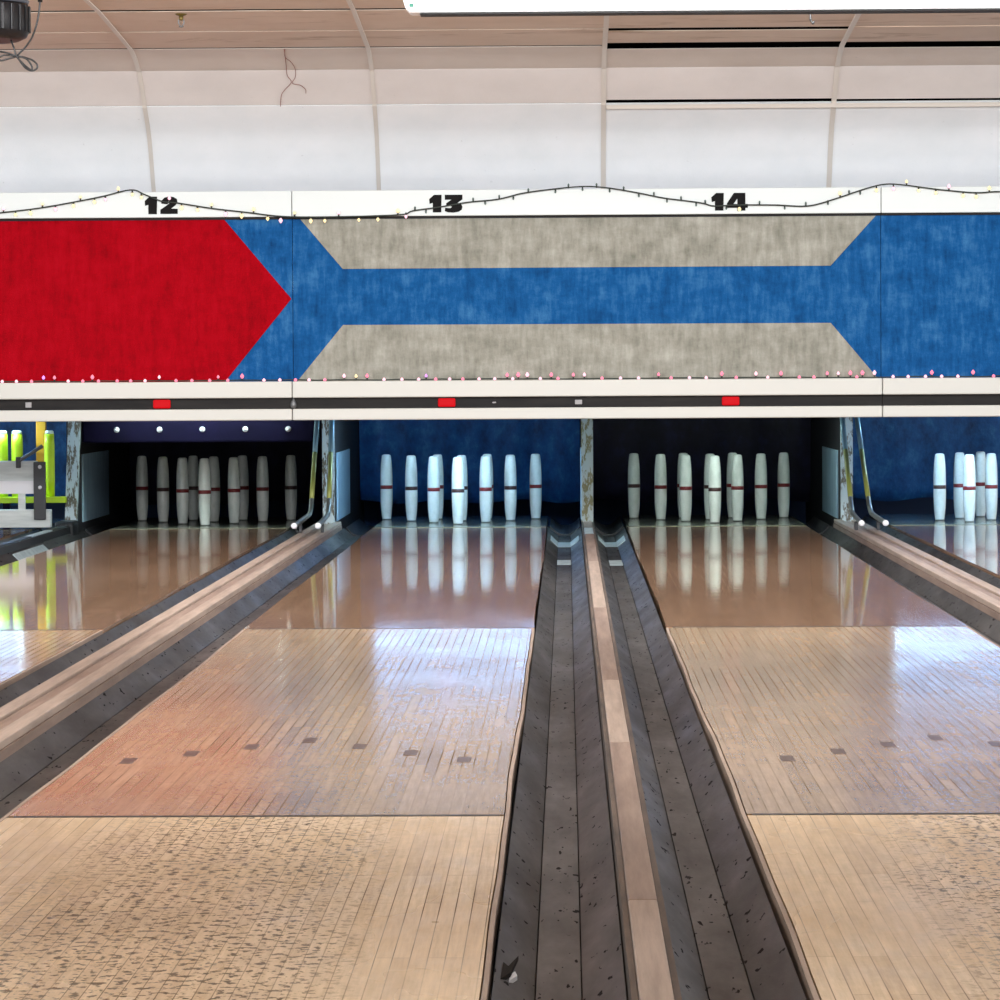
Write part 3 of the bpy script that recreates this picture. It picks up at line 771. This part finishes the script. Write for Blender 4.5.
def shell(mb, prof, x0, x1, th=.006, lift=0):
    n = len(prof); pts = [(p[0], p[1]+lift) for p in prof]
    outer = [(p[0]+th*.7, p[1]+lift+th*.7) for p in prof][::-1]
    mb.prism(pts + outer, x0, x1, 'x'); return mb
def trim_prof(pr, c0, c1):
    pr = [tuple(p) for p in pr]
    def cut(pr, c):
        while len(pr) > 2:
            d = math.dist(pr[0], pr[1])
            if d > c: break
            c -= d; pr = pr[1:]
        d = math.dist(pr[0], pr[1]); f = c/d
        return [(pr[0][0]+(pr[1][0]-pr[0][0])*f, pr[0][1]+(pr[1][1]-pr[0][1])*f)] + pr[1:]
    if c0: pr = cut(pr, c0)
    if c1: pr = cut(pr[::-1], c1)[::-1]
    return pr
def panels(name, prof, mat, start, end):
    # sagging panels over lanes thirteen and fourteen leave dark slots at the seams
    mb = MB()
    for a, b_ in zip(bays, bays[1:]):
        k = 0 if a < .1 else 1 if a < 1.3 else 2
        shell(mb, trim_prof(prof, start[k], end[k]), a+.004, b_-.004)
    return struct(mb.build(name, mat))
panels('wall_back', lower, M['wall'], (0, 0, 0), (0, 0, 0))
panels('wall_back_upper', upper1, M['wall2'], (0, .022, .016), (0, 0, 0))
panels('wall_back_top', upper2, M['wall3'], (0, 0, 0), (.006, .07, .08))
panels('ceiling_cove', c1, M['ceil'], (.012, .085, .06), (.008, .09, 0))
panels('ceiling_slope', c2, M['ceil'], (0, 0, 0), (.02, .0, 0))
panels('ceiling_edge', c3, M['ceil'], (.03, .03, .02), (0, 0, 0))
struct(MB().box(-6.5, 6.5, -3, 16.49, 2.66, 2.70).build('ceiling', M['ceil']))
# dark void behind the panels
mb = MB(); shell(mb, [(p[0]+.09, p[1]+.09) for p in lower+upper+c1+c2+c3], bays[0], bays[-1], .01); struct(mb.build('ceiling_void', M['void']))
# battens over the bay joints
full = lower + upper[1:] + c1[1:] + c2[1:] + c3[1:]
for i, x in enumerate(bays[1:-1]):
    mb = MB()
    w = .011 if x < 0 else .013
    front = [(p[0]-.005, p[1]-.006) for p in full]; back = [(p[0]-.0005, p[1]-.0006) for p in full][::-1]
    mb.prism(front+back, x-w, x+w, 'x')
    struct(mb.build(f'trim_{i+1}', M['batten']))
mb = MB(); mb.prism([(19.70, 2.288), (19.712, 2.288), (19.70, 2.309), (19.688, 2.309)], .22, bays[-1], 'x'); struct(mb.build('trim_8', M['batten']))
# ------------------------------------------------------------------ things at the ceiling
def lz(q, Y, p): return H + (377 - (q - (500-p)*roll)) * Y/3700.
def lx(p, Y): return (p-567)*Y/3700.
# long white case
Y = 15.0
x0 = lx(406, Y); zb_ = lz(14.6, Y, 500)
t = thing('screen_case', 'long white case with dark slot hung below the ceiling over lanes thirteen and fourteen', 'screen case', (x0+1.3, Y, zb_))
MB().box(x0+.03, x0+2.75, Y-.05, Y+.09, zb_, zb_+.13, .006).build('housing', M['case'], t)
MB().prism([(x0+.0295, zb_+.002), (x0+.0295, zb_+.128), (x0+.004, zb_+.12), (x0+.0, zb_+.06), (x0+.012, zb_+.02)], Y-.048, Y+.088).build('end_cap', M['case'], t)
MB().box(x0+.07, x0+2.74, Y-.048, Y+.05, zb_-.009, zb_-.0005, .002).build('slot_bar', M['caseslot'], t)
MB().box(x0+.028, x0+.045, Y-.0535, Y-.049, zb_+.022, zb_+.036, .001).build('badge', M['green'], t)
for xx in (x0+.4, x0+2.3): MB().box(xx-.01, xx+.01, Y, Y+.02, zb_+.13, 2.66).build('hanger', M['steel'], t)
# hook string
Y = 16.6
t = thing('hook_wire', 'short dark hook of wire dangling below the white case over lane fourteen', 'wire', (lx(812, Y), Y, 2.6))
MB().sweep([(lx(811, Y), Y, 2.66), (lx(811.5, Y), Y, lz(18, Y, 812)), (lx(812, Y), Y, lz(22, Y, 812)), (lx(814, Y), Y, lz(25.5, Y, 812)), (lx(815, Y), Y, lz(23, Y, 812))], .005, 6).build('hook', M['blackcord'], t)
# black ribbed drum
Y = 14.0
s_ = Y/3700.
cx, r_ = lx(-22, Y), 54*s_
zb_ = lz(41, Y, 10); ztop = zb_ + 36*s_
t = thing('stage_lamp', 'black ribbed drum lamp hung at the ceiling over lane twelve', 'lamp', (cx, Y, zb_))
b = MB().lathe([(r_*.82, zb_), (r_*.95, zb_+.012), (r_, zb_+.035), (r_, ztop-.01), (r_*.97, ztop)], (cx, Y, 0), 40).build('drum', M['drum'], t)
for k in range(28):
    a = 2*math.pi*k/28
    o = MB().box(r_-.003, r_+.006, -.007, .007, zb_+.03, ztop-.008, .002).build('rib', M['drum'], b)
    o.location = (cx, Y, 0); o.rotation_euler = (0, 0, a)
MB().lathe([(r_*.98, ztop+.0005), (r_*1.01, ztop+.012), (r_*.8, ztop+.045), (r_*.2, ztop+.06)], (cx, Y, 0), 40).build('top_dome', M['drumrim'], t)
MB().box(cx-.02, cx+.02, Y-.02, Y+.02, ztop+.06, 2.66).build('stem', M['drum'], t)
MB().box(cx+r_*.45-.006, cx+r_*.45+.006, Y-r_*.9-.012, Y-r_*.9, zb_+.055, zb_+.066, .002).build('logo_dot', M['greyplastic'], t)
D = lambda p, q, dy=0: (lx(p, Y), Y+dy, lz(q, Y, p))
pts = [D(44, -40), D(43, -8), D(43.5, 2), D(41, 20), D(36, 36), D(29, 47), D(22, 54), D(19, 57), D(12, 59), D(4, 61), D(1, 59), D(6, 56), D(14, 56), D(20, 57.5, -.01), D(24, 63, -.01), D(29, 69, -.01), D(35, 71.5, -.01), D(40, 69, -.01), D(40, 65, -.01), D(35, 60.5, -.01), D(27, 58, -.01), D(20, 57, -.01), D(10, 53.5), D(0, 52), D(-8, 55), D(-6, 58), D(0, 58)]
MB().sweep(pts, .0038, 6).build('power_cord', M['blackcord'], t)
MB().sweep([D(14, 40, -.01), D(17, 48, -.01), D(20, 57, -.012), D(26, 64, -.012), D(34, 70.5, -.012), D(35, 67, -.012), D(30, 60, -.012), D(22, 57, -.012)], .0038, 6).build('power_cord', M['blackcord'], t)
MB().sweep([D(44, -12), D(43.5, 3)], .009, 8, False).build('cord_plug', M['blackcord'], t)
# sprinkler
Y = 17.9; zc = 2.634
cx = lx(184.5, Y); zc = lz(14.5, Y, 184)
t = thing('sprinkler_head', 'small brass sprinkler head under the ceiling above lane twelve', 'sprinkler', (cx, Y, zc))
MB().lathe([(.032, zc+.006), (.032, zc), (.024, zc-.008), (.014, zc-.012)], (cx, Y, 0), 20).build('escutcheon', M['brass'], t)
MB().lathe([(.011, zc-.012), (.011, zc-.028), (.006, zc-.034)], (cx, Y, 0), 12).build('nozzle', M['brass'], t)
for k in (-1, 1): MB().sweep([(cx+k*.010, Y, zc-.026), (cx+k*.013, Y, zc-.045), (cx+k*.003, Y, zc-.062)], .003, 6).build('yoke_arm', M['steel'], t)
MB().lathe([(.013, zc-.062), (.013, zc-.065), (.004, zc-.067)], (cx, Y, 0), 12).build('deflector', M['steel'], t)
# two thin loose wires on the cove
def cove_y(z):
    pr = lower + upper[1:]
    for a, b_ in zip(pr, pr[1:]):
        if a[1] <= z <= b_[1]: return a[0] + (b_[0]-a[0])*(z-a[1])/(b_[1]-a[1])
    return 19.1
def on_cove(p, q):
    Y = 19.3
    for _ in range(8):
        z = lz(q, Y, p); Y = min(cove_y(z), 20.2) - .012
    return (lx(p, Y), Y, z)
t = thing('loose_wire', 'two thin reddish wires tangled down the cove wall above the red arrow', 'wire', on_cove(290, 60))
MB().sweep([on_cove(*p) for p in ((287, 50), (288, 57), (289, 66), (290, 76), (294, 83), (288, 90), (284, 96), (283, 107))], .0018, 6).build('wire_strand', M['wire'], t)
MB().sweep([on_cove(*p) for p in ((288, 50), (288, 58), (294, 63), (298, 70), (298, 78), (295, 84), (303, 86), (308, 90), (308.5, 94))], .0016, 6).build('wire_strand', M['wire'], t)

# ------------------------------------------------------------------ light
w = bpy.data.worlds.new('World'); SC.world = w; w.use_nodes = True
bg = w.node_tree.nodes['Background']; bg.inputs[0].default_value = (.98, .99, 1, 1); bg.inputs[1].default_value = 1.5
def area(name, loc, sx, sy, power, col=(.97, .985, 1), rot=(0, 0, 0)):
    l = bpy.data.lights.new(name, 'AREA'); l.shape = 'RECTANGLE'; l.size = sx; l.size_y = sy; l.energy = power; l.color = col
    o = bpy.data.objects.new(name, l); COL.objects.link(o); o.location = loc; o.rotation_euler = rot; return o
for y, e, tilt in ((3.5, 45, 0), (8, 85, 50), (12.5, 110, 52)):
    for x in (-3, 0, 3): area('ceiling_lamp', (x, y, 2.55), 1.3, .4, e, rot=(math.radians(tilt), 0, 0))
for x in (-3.2, -1.0, 1.2, 3.4): area('ceiling_lamp', (x, 16.2, 2.60), 1.3, .3, 44, rot=(math.radians(30), 0, 0))

# ------------------------------------------------------------------ camera
cam = bpy.data.cameras.new('camera'); co = bpy.data.objects.new('camera', cam); COL.objects.link(co)
cam.sensor_width = 36; cam.lens = 3.700*36; cam.clip_end = 100
yaw = math.atan(67/3700); pitch = math.atan(123/3700)
co.location = (0, 0, H)
co.rotation_euler = (Matrix.Rotation(yaw, 3, 'Z') @ Matrix.Rotation(math.pi/2 - pitch, 3, 'X') @ Matrix.Rotation(math.radians(-.32), 3, 'Z')).to_euler()
SC.camera = co
SC.view_settings.view_transform = 'Standard'; SC.view_settings.look = 'None'; SC.view_settings.gamma = 1; SC.view_settings.exposure = 0
SC.cycles.use_denoising = True
SC.cycles.max_bounces = 8
for o in SC.objects:
    if '_base' in o: del o['_base']
